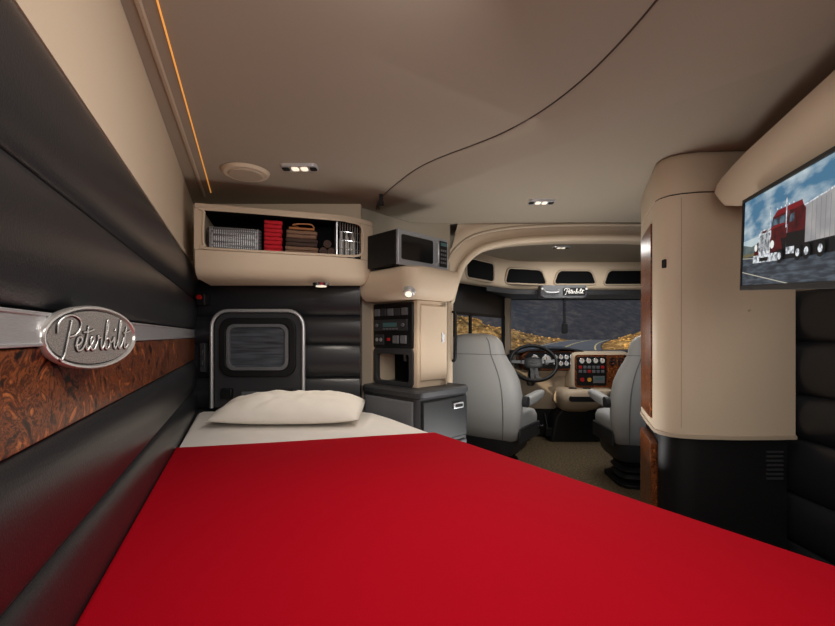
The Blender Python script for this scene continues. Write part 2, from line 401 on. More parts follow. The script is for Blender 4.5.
# ------------------------------------------------------------------ bed
bed = root('bed', 'sleeper berth with white sheet and bright red blanket beside black wall', 'bed', (0, 1.5, 0))
def bpoly(pts): return [(x, y - 1.5) for x, y in pts]
def lx(y, o=0.04): return -0.297 - 0.4226 * y + o
full = [(lx(.3), .3), (lx(2.55), 2.55), (lx(2.6) + .02, 2.6), (-.36, 2.6), (-.27, 2.55), (-.15, 2.38), (.02, 2.10), (.18, 1.85), (.58, 1.234), (1.19, .3)]
g = G(); g.plan(bpoly([(x * 0.97, y) for x, y in full]), 0, 0.5); g.make('bed_base', 'black', bed, bevel=0.01)
g = G(); g.plan(bpoly([(x, y) for x, y in full]), 0.5, 0.765); g.make('mattress', 'char', bed, bevel=0.03, seg=3)
def rounded_plan(g, pts, z0, z1, r=0.03):
    c = Vector((sum(p[0] for p in pts) / len(pts), sum(p[1] for p in pts) / len(pts)))
    def inset(d):
        out = []; n = len(pts)
        for i in range(n):
            p = Vector(pts[i]); a = Vector(pts[i - 1]); b = Vector(pts[(i + 1) % n])
            t1 = (p - a).normalized(); t2 = (b - p).normalized(); nn = (Vector((-t1.y, t1.x)) + Vector((-t2.y, t2.x)))
            if nn.length > 0: nn.normalize()
            if nn.dot(c - p) < 0: nn = -nn
            out.append(p + nn * d)
        return out
    loops = [[(p.x, p.y, z0) for p in inset(0)]]
    for k in range(6):
        a = math.pi / 2 * k / 5; loops.append([(p.x, p.y, z1 - r + r * math.sin(a)) for p in inset(r * (1 - math.cos(a)))])
    g.loft(loops)
sheet = [(lx(1.72, .030), 1.72), (lx(2.55, .032), 2.55), (lx(2.6) + .02, 2.61), (-.36, 2.61), (-.262, 2.56), (-.14, 2.39), (.03, 2.11), (.09, 1.995)]
g = G(); rounded_plan(g, bpoly(sheet), 0.6, 0.778); g.make('white_sheet', 'white', bed, smooth=70)
blk = [(lx(.28, .026), .28), (lx(1.74, .026), 1.74), (-.6, 1.84), (-.2, 1.95), (.085, 2.02), (.2, 1.85), (.6, 1.234), (1.22, .28)]
g = G(); rounded_plan(g, bpoly(blk), 0.52, 0.786, 0.02); g.make('red_blanket', 'red', bed, smooth=70)

# pillow
g = G(); N = 40; vs = []; fs = []
for side in (1, -1):
    for i in range(N + 1):
        for j in range(N + 1):
            u = -1 + 2 * i / N; v = -1 + 2 * j / N
            h = ((1 - abs(u) ** 2.5) * (1 - abs(v) ** 2.5)) ** 0.55
            px = u * 0.40 * (1 - .05 * v * v * u * u - .04 * (1 - v * v)); py = v * 0.215 * (1 - .07 * u * u * v * v - .05 * (1 - u * u))
            wr = 0.05 * noise.noise(Vector((u * 2.2, v * 2.2, 1.0))) + 0.03 * noise.noise(Vector((u * 7, v * 3, 4.0)))
            z = side * 0.072 * h * (1 + wr * 4) if side > 0 else side * 0.06 * h
            vs.append((px, py, z * (1.25 if side > 0 else 0.8)))
K = (N + 1) ** 2
for s in (0, 1):
    for i in range(N):
        for j in range(N):
            a = s * K + i * (N + 1) + j; fs.append((a, a + 1, a + N + 2, a + N + 1))
g.add(vs, fs)
p = g.make('pillow', 'pillow', loc=(-0.685, 2.30, 0.842), rz=0.03, smooth=80, label='plump cream-white pillow lying on the white sheet', cat='pillow')
p.rotation_euler = (math.radians(6), 0, 0.03)
bm = bmesh.new(); bm.from_mesh(p.data); bmesh.ops.remove_doubles(bm, verts=bm.verts, dist=0.0005); bmesh.ops.recalc_face_normals(bm, faces=bm.faces); bm.to_mesh(p.data); bm.free()

# ------------------------------------------------------------------ side hatch
ht = root('side_hatch', 'gray access hatch with rounded window and chrome surround', 'hatch', (-0.985, 2.615, 0.80))
def hatch_arch(w, h, r, b=0.0):
    pts = [(-w / 2, b)]
    for k in range(7): a = math.pi - math.pi / 2 * k / 6; pts.append((-w / 2 + r + r * math.cos(a), h - r + r * math.sin(a)))
    for k in range(7): a = math.pi / 2 - math.pi / 2 * k / 6; pts.append((w / 2 - r + r * math.cos(a), h - r + r * math.sin(a)))
    pts.append((w / 2, b)); return pts
g = G(); g.tube(xz(hatch_arch(0.565, 0.60, 0.10), -0.028), 0.011, 8); g.make('chrome_surround', 'silver', ht, smooth=60)
g = G(); g.prism(xz(hatch_arch(0.55, 0.59, 0.095), -0.015), (0, 0.05, 0)); g.make('hatch_panel', 'char', ht, bevel=0.004)
g = G(); g.ring(xz(rrect(0.47, 0.36, 0.07, cx=0, cy=0.375), -0.035), xz(rrect(0.39, 0.28, 0.045, cx=0, cy=0.375), -0.035), (0, 0.03, 0)); g.make('window_frame', 'black', ht, bevel=0.005)
g = G(); g.ring(xz(rrect(0.38, 0.285, 0.05, cx=0, cy=0.375), -0.04), xz(rrect(0.34, 0.245, 0.04, cx=0, cy=0.375), -0.04), (0, 0.02, 0)); g.make('window_gasket', 'gray', ht, bevel=0.003)
g = G(); g.prism(xz(rrect(0.36, 0.265, 0.04, cx=0, cy=0.375), -0.022), (0, 0.006, 0)); g.make('window_pane', 'hatchglass', ht)
for sx in (-1, 1):
    g = G(); g.box(sx * 0.19 - 0.035, sx * 0.19 + 0.035, -0.04, -0.01, 0.06, 0.12); g.make('latch', 'black', ht, bevel=0.006)
g = G(); g.box(-0.10, 0.10, -0.03, -0.01, 0.03, 0.10); g.make('label_plate', 'gray', ht, bevel=0.004)
r = root('reading_lamp', 'small black wall lamp with red button beside the hatch', 'lamp', (-1.325, 2.59, 1.47))
g = G(); g.box(-0.03, 0.03, -0.03, 0.03, -0.04, 0.04); g.make('lamp_body', 'black', r, bevel=0.008)
g = G(); g.cyl((0, -0.03, 0.01), (0, -0.05, 0.01), 0.014); g.make('lamp_button', 'redplastic', r)
g = G(); g.box(-1.345, -1.31, 2.59, 2.625, 1.02, 1.20); g.box(-1.338, -1.317, 2.58, 2.595, 1.06, 1.10); g.box(-1.338, -1.317, 2.58, 2.595, 1.12, 1.16)
g.make('wall_switch', 'char', label='narrow charcoal switch plate on upholstered side wall', cat='switch', bevel=0.004)

# ------------------------------------------------------------------ overhead cabinet
OR = math.atan2(0.22, 0.72); OL = (-1.17, 2.2, 1.555)
oc = root('overhead_cabinet', 'beige overhead storage cabinet with open front and rounded end', 'cabinet', OL, OR)
pl = [(0, 0), (.70, 0), (.80, .012), (.88, .045), (.95, .09), (.972, .125), (.01, .418)]
def scaled(pl, dx, dy): return [(p[0] * (1 - dx) + 0.02 * dx, p[1] + dy * max(0, 1 - p[1] / 0.16)) for p in pl]
g = G(); g.loft([[(x, y, z) for x, y in scaled(pl, a, b)] for z, a, b in ((0, .07, .09), (.01, .05, .05), (.03, .025, .02), (.06, .01, .005), (.146, 0, 0))])
g.make('lower_bin', 'beige', oc, bevel=0.004)
inn = [(.03, .012), (.70, .012), (.80, .024), (.88, .057), (.90, .12), (.04, .38)]
g = G(); g.plan(inn, .1455, .1515); g.make('shelf_painted_shade', 'void', oc)  # black sheet paints shade onto the floor of the open interior
g = G(); g.plan(inn, .354, .359); g.make('top_painted_shade', 'void', oc)  # black sheet paints shade under the top panel
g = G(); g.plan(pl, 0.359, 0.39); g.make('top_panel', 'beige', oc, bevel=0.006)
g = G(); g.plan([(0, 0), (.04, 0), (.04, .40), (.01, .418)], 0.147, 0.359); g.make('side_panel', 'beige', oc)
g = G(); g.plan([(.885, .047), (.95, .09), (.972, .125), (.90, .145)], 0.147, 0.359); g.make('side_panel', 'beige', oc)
g = G(); g.plan([(.04, .34), (.90, .125), (.90, .147), (.04, .375)], 0.15, 0.358); g.make('back_panel', 'void', oc)  # back coloured black to deepen the painted interior shade
g = G(); g.box(.738, .744, .02, .15, .15, .358); g.make('divider', 'silver', oc)
rim = [(.055, .168), (.075, .152), (.70, .152), (.80, .155), (.885, .175), (.898, .25), (.885, .342), (.80, .356), (.70, .358), (.075, .358), (.048, .34), (.043, .19)]
def ry(x): return -0.004 if x < .7 else (-0.004 + (x - .7) ** 2 * 1.35)
g = G(); g.tube(smooth_path([(x, ry(x), z) for x, z in rim], 4, cyc=True), 0.007, 8, cyc=True); g.make('opening_rim', 'beige', oc, smooth=60)
g = G()
for i in range(9):
    x = .76 + i * 0.015; g.tube([(x, .02 + (x - .7) ** 2 * 1.3, .16), (x, .02 + (x - .7) ** 2 * 1.3, .35)], 0.0022, 5)
for z in (.2, .25, .3): g.tube([(.755, .022, z), (.82, .038, z), (.885, .064, z)], 0.0022, 5)
g.make('wire_grid', 'chrome', oc)
r = root('cabinet_light', 'small round chrome light under the overhead cabinet', 'lamp', (-0.56, 2.44, 1.548))
g = G(); g.cyl((0, 0, 0.005), (0, 0, -0.014), 0.05, 0.045); g.make('lamp_ring', 'chrome', r, bevel=0.003)
g = G(); g.cyl((0, 0, -0.012), (0, 0, -0.018), 0.03); g.make('lamp_lens', 'lampglow', r)

OM = Matrix.Translation(Vector(OL)) @ Matrix.Rotation(OR, 4, 'Z')
def omat(x, y, z): return OM @ Matrix.Translation((x, y, z))
bk = root('storage_basket', 'gray woven storage basket inside the overhead cabinet', 'basket', matrix=omat(.190, .10, .152))
g = G()
for k in range(7):
    z = 0.01 + k * 0.018; lp = [(a, b, z) for a, b in rrect(.26, .13, .03, 6)]
    lp2 = [(a * (1 + .012 * (-1) ** i), b * (1 + .03 * (-1) ** (i + k)), z) for i, (a, b, z) in enumerate(lp)]
    g.tube(lp2, 0.0085, 6, cyc=True)
g.make('basket_body', 'gray', bk, smooth=60)
g = G(); g.box(-.12, .12, -.055, .055, 0, .09); g.make('basket_liner', 'black', bk)
g = G()
for i in range(24):
    x = -.12 + .24 * i / 23; g.tube([(x, -.068, 0.0), (x, -.072, .06), (x, -.068, .125)], .003, 4)
g.make('basket_stakes', 'silver', bk)
def folded(name, x, y, z, w, d, h, m, label, cat, group=None):
    g = G(); hh = h / 2
    for q in range(2):
        z0 = hh * q + hh / 2
        lp = rrect(d - .004 * q, hh * 0.96, hh * .45, 5)
        g.loft([[(-w / 2 + w * t + .002 * math.sin(q * 3 + t * 5), a * s, z0 + b * s + .0015 * math.sin(9 * t + q)) for a, b in lp] for t, s in ((0, .9), (.05, 1), (.3, 1), (.5, 1.01), (.7, 1), (.95, 1), (1, .9))])
    return g.make(name, m, matrix=omat(x, y, z), label=label, cat=cat, group=group, smooth=60)
for i in range(4): folded('folded_towel', .39, .09, .153 + i * .046, .095, .12, .046, 'towel', 'bright red folded towel in stack beside the basket', 'towel', 'red towels in the overhead cabinet')
for i in range(3): folded('folded_blanket', .545, .09, .153 + i * .046, .18 - .006 * i, .12, .046, 'brown' if i != 1 else 'dbrown', 'brown knitted folded blanket in stack' if i != 1 else 'dark brown folded blanket in stack', 'blanket', 'brown blankets in the overhead cabinet')
g = G(); g.tube(smooth_path([(-.02, -.02, .03), (-.05, -.05, .03), (-.02, -.06, .035), (.05, -.05, .04), (.07, -.05, .02)], 5), .004); g.tube([(-.07, -.05, .012), (.07, -.05, .012)], .007)
g.make('leather_belt', 'tan', matrix=omat(.545, .10, .292), label='tan leather strap on top of the brown blankets', cat='belt')
for i, (dx, dz) in enumerate([(0, 0), (.046, 0), (.023, .043)]):
    g = G(); c = (.664 + dx, .155 + dz + .022)
    g.cyl((0, -.06, 0), (0, .05, 0), .0225, n=18); sp = [(math.cos(t * .9) * .0025 * t, -.0615, math.sin(t * .9) * .0025 * t) for t in range(1, 9)]; g.tube(smooth_path(sp, 3), .002, 5)
    g.make('rolled_cloth', 'dbrown', matrix=omat(c[0], .08, c[1]), label='dark brown rolled cloth on the cabinet shelf', cat='cloth', group='rolled cloths in the overhead cabinet')
for i in range(3):
    rr = root('water_bottle', 'small bottle with silver cap behind the wire grid', 'bottle', matrix=omat(.775 + i * .034, .10, .152), group='bottles in the overhead cabinet')
    g = G(); g.loft([superell(2 * q, 2 * q, 0, 0, z, 2, 16) for q, z in ((.012, 0), (.014, .004), (.014, .11), (.007, .14), (.006, .15))]); g.make('bottle_body', 'gaugeface', rr)
    g = G(); g.cyl((0, 0, .15), (0, 0, .165), .007); g.make('bottle_cap', 'silver', rr)

# ------------------------------------------------------------------ corner tower (45 degrees)
R45 = math.pi / 4
bc = root('base_cabinet', 'charcoal corner base cabinet with rounded top and drawer', 'cabinet', (0.0, 2.36, 0), R45)
g = G(); g.plan(rrect(.456, .50, .03, cx=.228, cy=.25), 0, .885); g.make('cabinet_body', 'char', bc)
g = G(); g.loft([[(x, y, z) for x, y in rrect(.456 + 2 * o, .50 + 2 * o, .04 + o, cx=.228, cy=.25)] for z, o in ((.885, .0), (.892, .014), (.92, .018), (.932, .008))]); g.make('countertop', 'char', bc)
g = G(); g.box(.03, .43, -.014, .004, .62, .87); g.make('drawer', 'black', bc, bevel=0.008)
g = G(); g.box(.03, .43, -.014, .004, .12, .60); g.make('cabinet_door', 'char', bc, bevel=0.008)
g = G(); g.box(.29, .38, -.026, -.01, .80, .835); g.m = 1; g.box(.30, .37, -.03, -.02, .808, .827); g.make('drawer_handle', ['silver', 'black'], bc, bevel=0.003)
g = G(); g.box(-.012, .004, .03, .47, .52, .87); g.make('side_cover', 'gray', bc, bevel=0.008)

tw = root('corner_tower', 'beige corner tower with dark control panel and open niche', 'cabinet', (0.0, 2.50, 0.932), R45)
TH = 1.46 - .932
g = G(); g.plan(rrect(.267, .06, .012, cx=.1335, cy=.03), 0, TH); g.box(.20, .267, .0, .42, 0, TH); g.box(0.0, .267, .40, .44, 0, TH); g.box(0.02, .2, .05, .41, .20, TH)
g.make('tower_body', 'beige', tw, bevel=0.004)
g = G(); g.box(-.012, .03, .03, .405, .235, .52); g.make('control_panel', 'black', tw, bevel=0.01)
g = G(); g.ring([(-.01, y, z) for y, z in rrect(.375, .235, .03, cx=.218, cy=.118)], [(-.01, y, z) for y, z in rrect(.30, .17, .02, cx=.218, cy=.112)], (.03, 0, 0)); g.make('niche_frame', 'char', tw, bevel=0.004)
g = G(); g.box(.17, .2, .06, .39, 0.0, .235); g.make('niche_back', 'void', tw)
g = G(); g.box(.02, .17, .065, .375, 0.005, .015); g.make('niche_shelf', 'plate_d', tw)
g = G(); g.cyl((.09, .2, .235), (.09, .2, .15), .02, .012); g.make('dispenser_spout', 'gray', tw)
for (y0, y1, z0, z1, m, nm) in [(.07, .12, .44, .485, 'gray', 'switch'), (.135, .185, .44, .485, 'char', 'switch'), (.20, .25, .44, .485, 'gray', 'switch'), (.265, .315, .44, .485, 'char', 'switch'), (.33, .38, .44, .485, 'gray', 'switch'),
                            (.07, .38, .345, .415, 'char', 'radio'), (.08, .13, .265, .315, 'gray', 'switch'), (.15, .20, .265, .315, 'gray', 'switch'), (.235, .255, .28, .30, 'redplastic', 'switch'), (.29, .37, .255, .32, 'char', 'outlet')]:
    g = G(); g.box(-.022, -.008, y0, y1, z0, z1); g.make(nm, m, tw, bevel=0.003)
for yy in (.10, .35):
    g = G(); g.cyl((-.02, yy, .38), (-.034, yy, .38), .012, .010, 16); g.make('radio_knob', 'gray', tw)
g = G(); g.box(-.024, -.02, .16, .29, .37, .395); g.make('radio_display', 'green', tw)
for i in range(5):
    g = G(); g.box(-.025, -.02, .15 + i * .03, .17 + i * .03, .352, .362); g.make('radio_button', 'gray', tw)
for yy in (.31, .35):
    g = G(); g.cyl((-.02, yy, .288), (-.026, yy, .288), .012, n=16); g.make('outlet_socket', 'silver', tw)
g = G(); g.box(.02, .25, -.008, .004, .04, TH - .03); g.make('tower_door', 'beige', tw, bevel=0.005)
g = G(); g.box(.205, .23, -.014, -.006, .27, .33); g.make('door_latch', 'silver', tw, bevel=0.003)

sh = root('corner_shelf', 'thick rounded beige shelf supporting the microwave', 'shelf', (-0.03, 2.3, 1.462), R45)
g = G()
def shp(o, r=.1):
    pts = []
    x1, y1 = .40, .49
    for k in range(9):
        a = -math.pi / 2 - math.pi / 2 * k / 8; pts.append((o + r + r * math.cos(a), o + r + r * math.sin(a)))
    pts += [(o, y1), (.42, y1), (x1, .46), (x1, o)]
    return pts
g.loft([[(x, y, z) for x, y in shp(o)] for z, o in ((0, .07), (.02, .035), (.06, .01), (.12, 0), (.165, .0), (.178, .012))]); g.make('shelf_body', 'beige', sh, smooth=50)
r = root('shelf_light', 'small round chrome light set in the shelf edge', 'lamp', (-0.045, 2.335, 1.498))
g = G(); g.cyl((0, 0, .0), (-.004, -.018, -.022), .036, .03); g.make('lamp_ring', 'silver', r, bevel=0.003)
g = G(); g.cyl((-.004, -.018, -.022), (-.005, -.022, -.027), .018); g.make('lamp_lens', 'lampglow', r)

mw = root('microwave', 'stainless steel microwave oven with black side and dark door window', 'microwave', (-0.112, 2.352, 1.642), R45)
M['steel'] = mat('stainless_steel', (166, 170, 176), 0.35, 0.55, bump=0.03, scale=60, var=0.05, stretch=(1, 1, 20))
g = G(); g.box(.0, .426, .014, .27, .008, .206); g.make('oven_casing', 'black', mw, bevel=0.004)
g = G(); g.box(.0, .426, -.004, .014, .006, .206); g.make('oven_face', 'steel', mw, bevel=0.004)
g = G(); g.prism(xz(rrect(.26, .14, .012, cx=.155, cy=.108), -.008), (0, .01, 0)); g.make('door_window', 'glassd', mw)
g = G(); g.box(.345, .415, -.008, 0, .03, .19); g.make('keypad', 'black', mw, bevel=0.002)
g = G(); g.box(.352, .408, -.011, -.007, .16, .18); g.make('clock_display', 'green', mw)
for i in range(4):
    for j in range(3):
        g = G(); g.box(.353 + j * .019, .366 + j * .019, -.011, -.007, .05 + i * .025, .062 + i * .025); g.make('key', 'gray', mw)
g = G(); g.tube([(.316, -.003, .035), (.316, -.022, .05), (.316, -.022, .17), (.316, -.003, .185)], .006); g.make('door_handle', 'silver', mw, smooth=60)
for (a, b) in ((.03, .04), (.39, .04), (.03, .24), (.39, .24)):
    g = G(); g.cyl((a, b, 0), (a, b, .01), .014); g.make('foot', 'black', mw)

# ------------------------------------------------------------------ tall wardrobe
wd = root('wardrobe', 'tall beige curved wardrobe with burl wood side panel', 'wardrobe', (1.40, 2.1, 0))
def wp(o=0.0):
    P_ = [(1.315, 2.47), (1.215, 2.22), (1.135, 2.01), (1.135, 1.965), (1.152, 1.925), (1.19, 1.895), (1.26, 1.875), (1.42, 1.862), (1.60, 1.865), (1.685, 1.872), (1.685, 2.47)]
    c = Vector((1.45, 2.2)); out = []
    for p in P_:
        q = Vector(p); q = q + (c - q).normalized() * o; out.append((q.x - 1.40, q.y - 2.1))
    return out
WT = CZ - .009
g = G(); g.loft([[(x, y, z) for x, y in wp(o)] for z, o in ((.80, .0), (1.885, 0))]); g.make('wardrobe_body', 'beige', wd, smooth=40)
g = G(); g.loft([[(x, y, z) for x, y in wp(o)] for z, o in ((1.891, .0), (2.045, 0), (2.06, .006), (WT, .015))]); g.make('top_section', 'beige', wd, smooth=40)
g = G(); g.loft([[(x, y, z) for x, y in wp(.006)] for z in (1.87, 1.90)]); g.make('joint_gap', 'black', wd)
g = G(); g.loft([[(x, y, z) for x, y in wp(o)] for z, o in ((.782, .02), (.785, -.006), (.80, -.006), (.803, .0))]); g.make('lower_edge', 'beige_d', wd)
g = G(); g.loft([[(x, y, z) for x, y in wp(.03)] for z in (0.0, .785)]); g.make('wardrobe_base', 'black', wd, smooth=40)
def side_strip(t0, t1, z0, z1, off, th):
    a = Vector((1.315 - 1.4, 2.47 - 2.1)); b = Vector((1.135 - 1.4, 2.01 - 2.1)); d = (b - a); nrm = Vector((d.y, -d.x)).normalized()
    if nrm.x > 0: nrm = -nrm
    p, q = a + d * t0 + nrm * off, a + d * t1 + nrm * off
    return [(p.x, p.y, z0), (q.x, q.y, z0), (q.x, q.y, z1), (p.x, p.y, z1)], nrm * th
pts, v = side_strip(.12, .86, .84, 1.80, 0, .008); g = G(); g.prism(pts, (v.x, v.y, 0)); g.make('wood_panel', 'wood', wd, bevel=0.002)
pts, v = side_strip(.1, .9, .25, .72, -.03, .04); g = G(); g.prism(pts, (v.x, v.y, 0)); g.make('wood_panel', 'wood', wd, bevel=0.002)
g = G(); g.tube([(1.19 - 1.40, 1.8945 - 2.1, .83), (1.19 - 1.40, 1.8945 - 2.1, 1.87)], .0014, 5); g.make('door_seam', 'beige_d', wd)
for i in range(7):
    g = G(); g.box(.17, .245, -.213, -.2, .60 + i * .02, .609 + i * .02); g.make('vent_slat', 'char', wd)
g = G(); g.box(-.262, -.245, -.165, -.14, 1.56, 1.60); g.make('coat_hook', 'black', wd, bevel=0.003)
g = G(); g.cyl((.07, -.234, 1.36), (.07, -.243, 1.36), .006); g.make('door_lock', 'beige_d', wd)

# ------------------------------------------------------------------ soffit & television
g = G()
def sofl(ax, ay, zt, zb):
    return [(ax, ay, zt), (ax - .006, ay, zt - .03), (ax - .008, ay, zb + .03), (ax + .012, ay, zb), (1.72, ay, zb), (1.72, ay, zt)]
g.loft([sofl(1.288 - .309 * (1.8 - y), y, 1.925 - k * .03, 1.737 + k * .10 ) for y, k in ((1.82, 1.0), (1.76, .55), (1.65, .2), (1.55, 0), (1.0, 0), (.5, 0), (0.0, 0))])
g.make('overhead_soffit', 'beige', label='beige overhead soffit cabinet above the television', cat='cabinet', bevel=0.01, seg=3, smooth=50)

xa = Vector((-.371, -.924, -.0908)).normalized(); na = xa.cross(Vector((0, 0, 1))).normalized(); za = na.cross(xa).normalized(); ya = -na
TM = Matrix(((xa.x, ya.x, za.x, 1.159), (xa.y, ya.y, za.y, 1.5), (xa.z, ya.z, za.z, 1.421), (0, 0, 0, 1)))
tv = root('television', 'flat screen television showing a maroon semi truck on a highway', 'television', matrix=TM)
g = G(); g.box(-.012, .66, .003, .03, -.012, .305); g.make('tv_casing', 'black', tv, bevel=0.004)
g = G(); g.ring(xz([(-.012, -.012), (.66, -.012), (.66, .305), (-.012, .305)], -.004), xz([(0, 0.006), (.648, 0.006), (.648, .293), (0, .293)], -.004), (0, .01, 0)); g.make('tv_bezel', 'black', tv, bevel=0.002)
g = G(); g.box(.2, .45, .03, .14, .1, .2); g.make('tv_bracket', 'char', tv)
def emi(name, rgb, var=None, scale=10, st=0.9, stretch=None):
    m = bpy.data.materials.new(name); m.use_nodes = True; nt = m.node_tree; b = nt.nodes['Principled BSDF']
    b.inputs['Base Color'].default_value = (0.01, 0.01, 0.01, 1); b.inputs['Roughness'].default_value = 0.5; b.inputs['Specular IOR Level'].default_value = 0.1
    tc = nt.nodes.new('ShaderNodeTexCoord'); mp = nt.nodes.new('ShaderNodeMapping'); nt.links.new(tc.outputs['Object'], mp.inputs[0])
    if stretch: mp.inputs['Scale'].default_value = stretch
    n = nt.nodes.new('ShaderNodeTexNoise'); n.inputs['Scale'].default_value = scale; n.inputs['Detail'].default_value = 6; nt.links.new(mp.outputs[0], n.inputs['Vector'])
    r = nt.nodes.new('ShaderNodeValToRGB'); r.color_ramp.elements[0].position = .42; r.color_ramp.elements[1].position = .66
    c2 = var if var else rgb
    r.color_ramp.elements[0].color = lin(rgb); r.color_ramp.elements[1].color = lin(c2)
    nt.links.new(n.outputs['Fac'], r.inputs[0]); nt.links.new(r.outputs[0], b.inputs['Emission Color']); b.inputs['Emission Strength'].default_value = st
    return m
pm = [emi('pic_sky', (70, 118, 150), (200, 212, 216), 6, stretch=(1, 1, 3)), emi('pic_haze', (170, 196, 206), (208, 216, 214), 8), emi('pic_hills', (62, 78, 86), (104, 116, 112), 20), emi('pic_grass', (120, 112, 80), (84, 80, 56), 40, stretch=(1, 1, 6)),
      emi('pic_road', (46, 52, 60), (84, 94, 104), 14, stretch=(1, 1, 8)), emi('pic_maroon', (84, 8, 15), (36, 5, 9), 30), emi('pic_chrome', (232, 236, 240), (90, 98, 106), 80), emi('pic_dark', (10, 11, 14)),
      emi('pic_trailer', (150, 148, 150), (176, 172, 170), 12), emi('pic_white', (245, 245, 240)), emi('pic_redl', (120, 18, 26)), emi('pic_line', (190, 186, 170)), emi('pic_glass', (24, 32, 42), (90, 110, 124), 30), emi('pic_rib', (112, 112, 116))]
g = G(); SC = [1.0]
def pic(m, pts, lay):
    g.m = m; y = 0.002 - lay * 0.0005; q = SC[0]; g.add([(.27 + (x - .25) * q if q < 1 else x, y, .082 + (z - .075) * q if q < 1 else z) for x, z in pts], [tuple(range(len(pts)))])
def circ(cx, cz, rx, rz_, n=20): return [(cx + rx * math.cos(2 * math.pi * k / n), cz + rz_ * math.sin(2 * math.pi * k / n)) for k in range(n)]
pic(0, [(0, .11), (.648, .11), (.648, .293), (0, .293)], 0)
pic(1, [(0, .11), (.648, .11), (.648, .15), (.3, .165), (0, .158)], 1)
pic(2, [(0, .10), (.648, .10), (.648, .12), (.3, .13), (.16, .142), (.08, .133), (0, .145)], 2)
pic(3, [(0, .09), (.648, .085), (.648, .102), (0, .112)], 3)
pic(4, [(0, 0.006), (.648, 0.006), (.648, .092), (.2, .102), (0, .10)], 4)
pic(11, [(.0, .050), (.35, .006), (.37, .006), (.0, .053)], 5)
pic(11, [(.0, .098), (.14, .090), (.14, .092), (.0, .100)], 5)
SC[0] = .86
pic(8, [(.45, .10), (.685, .088), (.685, .238), (.45, .214)], 5)
pic(6, [(.45, .211), (.685, .234), (.685, .240), (.45, .215)], 6)
for i in range(7): pic(13, [(.505 + i * .025, .10), (.507 + i * .025, .10), (.507 + i * .025, .218), (.505 + i * .025, .218)], 6)
pic(7, [(.10, .066), (.685, .062), (.685, .104), (.30, .104), (.12, .082)], 6)
pic(5, [(.345, .105), (.47, .10), (.47, .205), (.455, .218), (.36, .216), (.35, .18)], 7)
pic(7, [(.345, .10), (.47, .098), (.47, .142), (.345, .147)], 8)
pic(5, [(.215, .172), (.352, .176), (.358, .218), (.235, .216), (.222, .18)], 7)
pic(10, [(.235, .214), (.36, .216), (.455, .217), (.445, .234), (.27, .232)], 7)
pic(12, [(.230, .182), (.282, .183), (.284, .208), (.240, .207)], 8)
pic(12, [(.288, .183), (.340, .184), (.345, .209), (.290, .208)], 8)
pic(12, [(.362, .178), (.398, .179), (.398, .204), (.370, .203)], 8)
pic(7, [(.412, .100), (.415, .100), (.415, .212), (.412, .212)], 9)
pic(5, [(.195, .115), (.345, .11), (.352, .182), (.25, .184), (.205, .176), (.192, .15)], 9)
pic(7, [(.245, .100), (.345, .096), (.347, .134), (.245, .138)], 10)
pic(10, [(.20, .172), (.350, .178), (.350, .183), (.25, .185)], 10)
pic(6, [(.115, .096), (.222, .094), (.227, .174), (.212, .184), (.132, .182), (.115, .170)], 10)
for i in range(10): pic(7, [(.126 + i * .0092, .106), (.130 + i * .0092, .106), (.130 + i * .0092, .166), (.126 + i * .0092, .166)], 11)
pic(5, [(.152, .170), (.188, .170), (.188, .178), (.152, .178)], 12)
pic(5, [(.070, .108), (.100, .142), (.116, .145), (.118, .096), (.070, .090)], 9)
pic(5, [(.222, .142), (.262, .152), (.310, .132), (.322, .10), (.222, .094)], 11)
pic(6, [(.065, .068), (.290, .064), (.290, .092), (.065, .096)], 12)
pic(7, [(.13, .071), (.21, .070), (.21, .083), (.13, .084)], 13)
pic(9, circ(.094, .124, .014, .013), 13); pic(9, circ(.243, .122, .016, .014), 13)
for cx in (.305, .435, .49, .570): pic(7, circ(cx, .078, .026, .024), 12); pic(6, circ(cx, .078, .013, .012), 13)
pic(6, [(.342, .165), (.350, .165), (.350, .266), (.342, .266)], 11); pic(6, [(.206, .18), (.213, .18), (.213, .258), (.206, .258)], 6)
pic(6, [(.352, .080), (.41, .078), (.41, .100), (.352, .102)], 12)
for i in range(5): pic(9, circ(.275 + i * .03, .236, .004, .003, 8), 11)
for v in g.v: v.x = min(v.x, .648)
g.make('screen_picture', pm, tv)

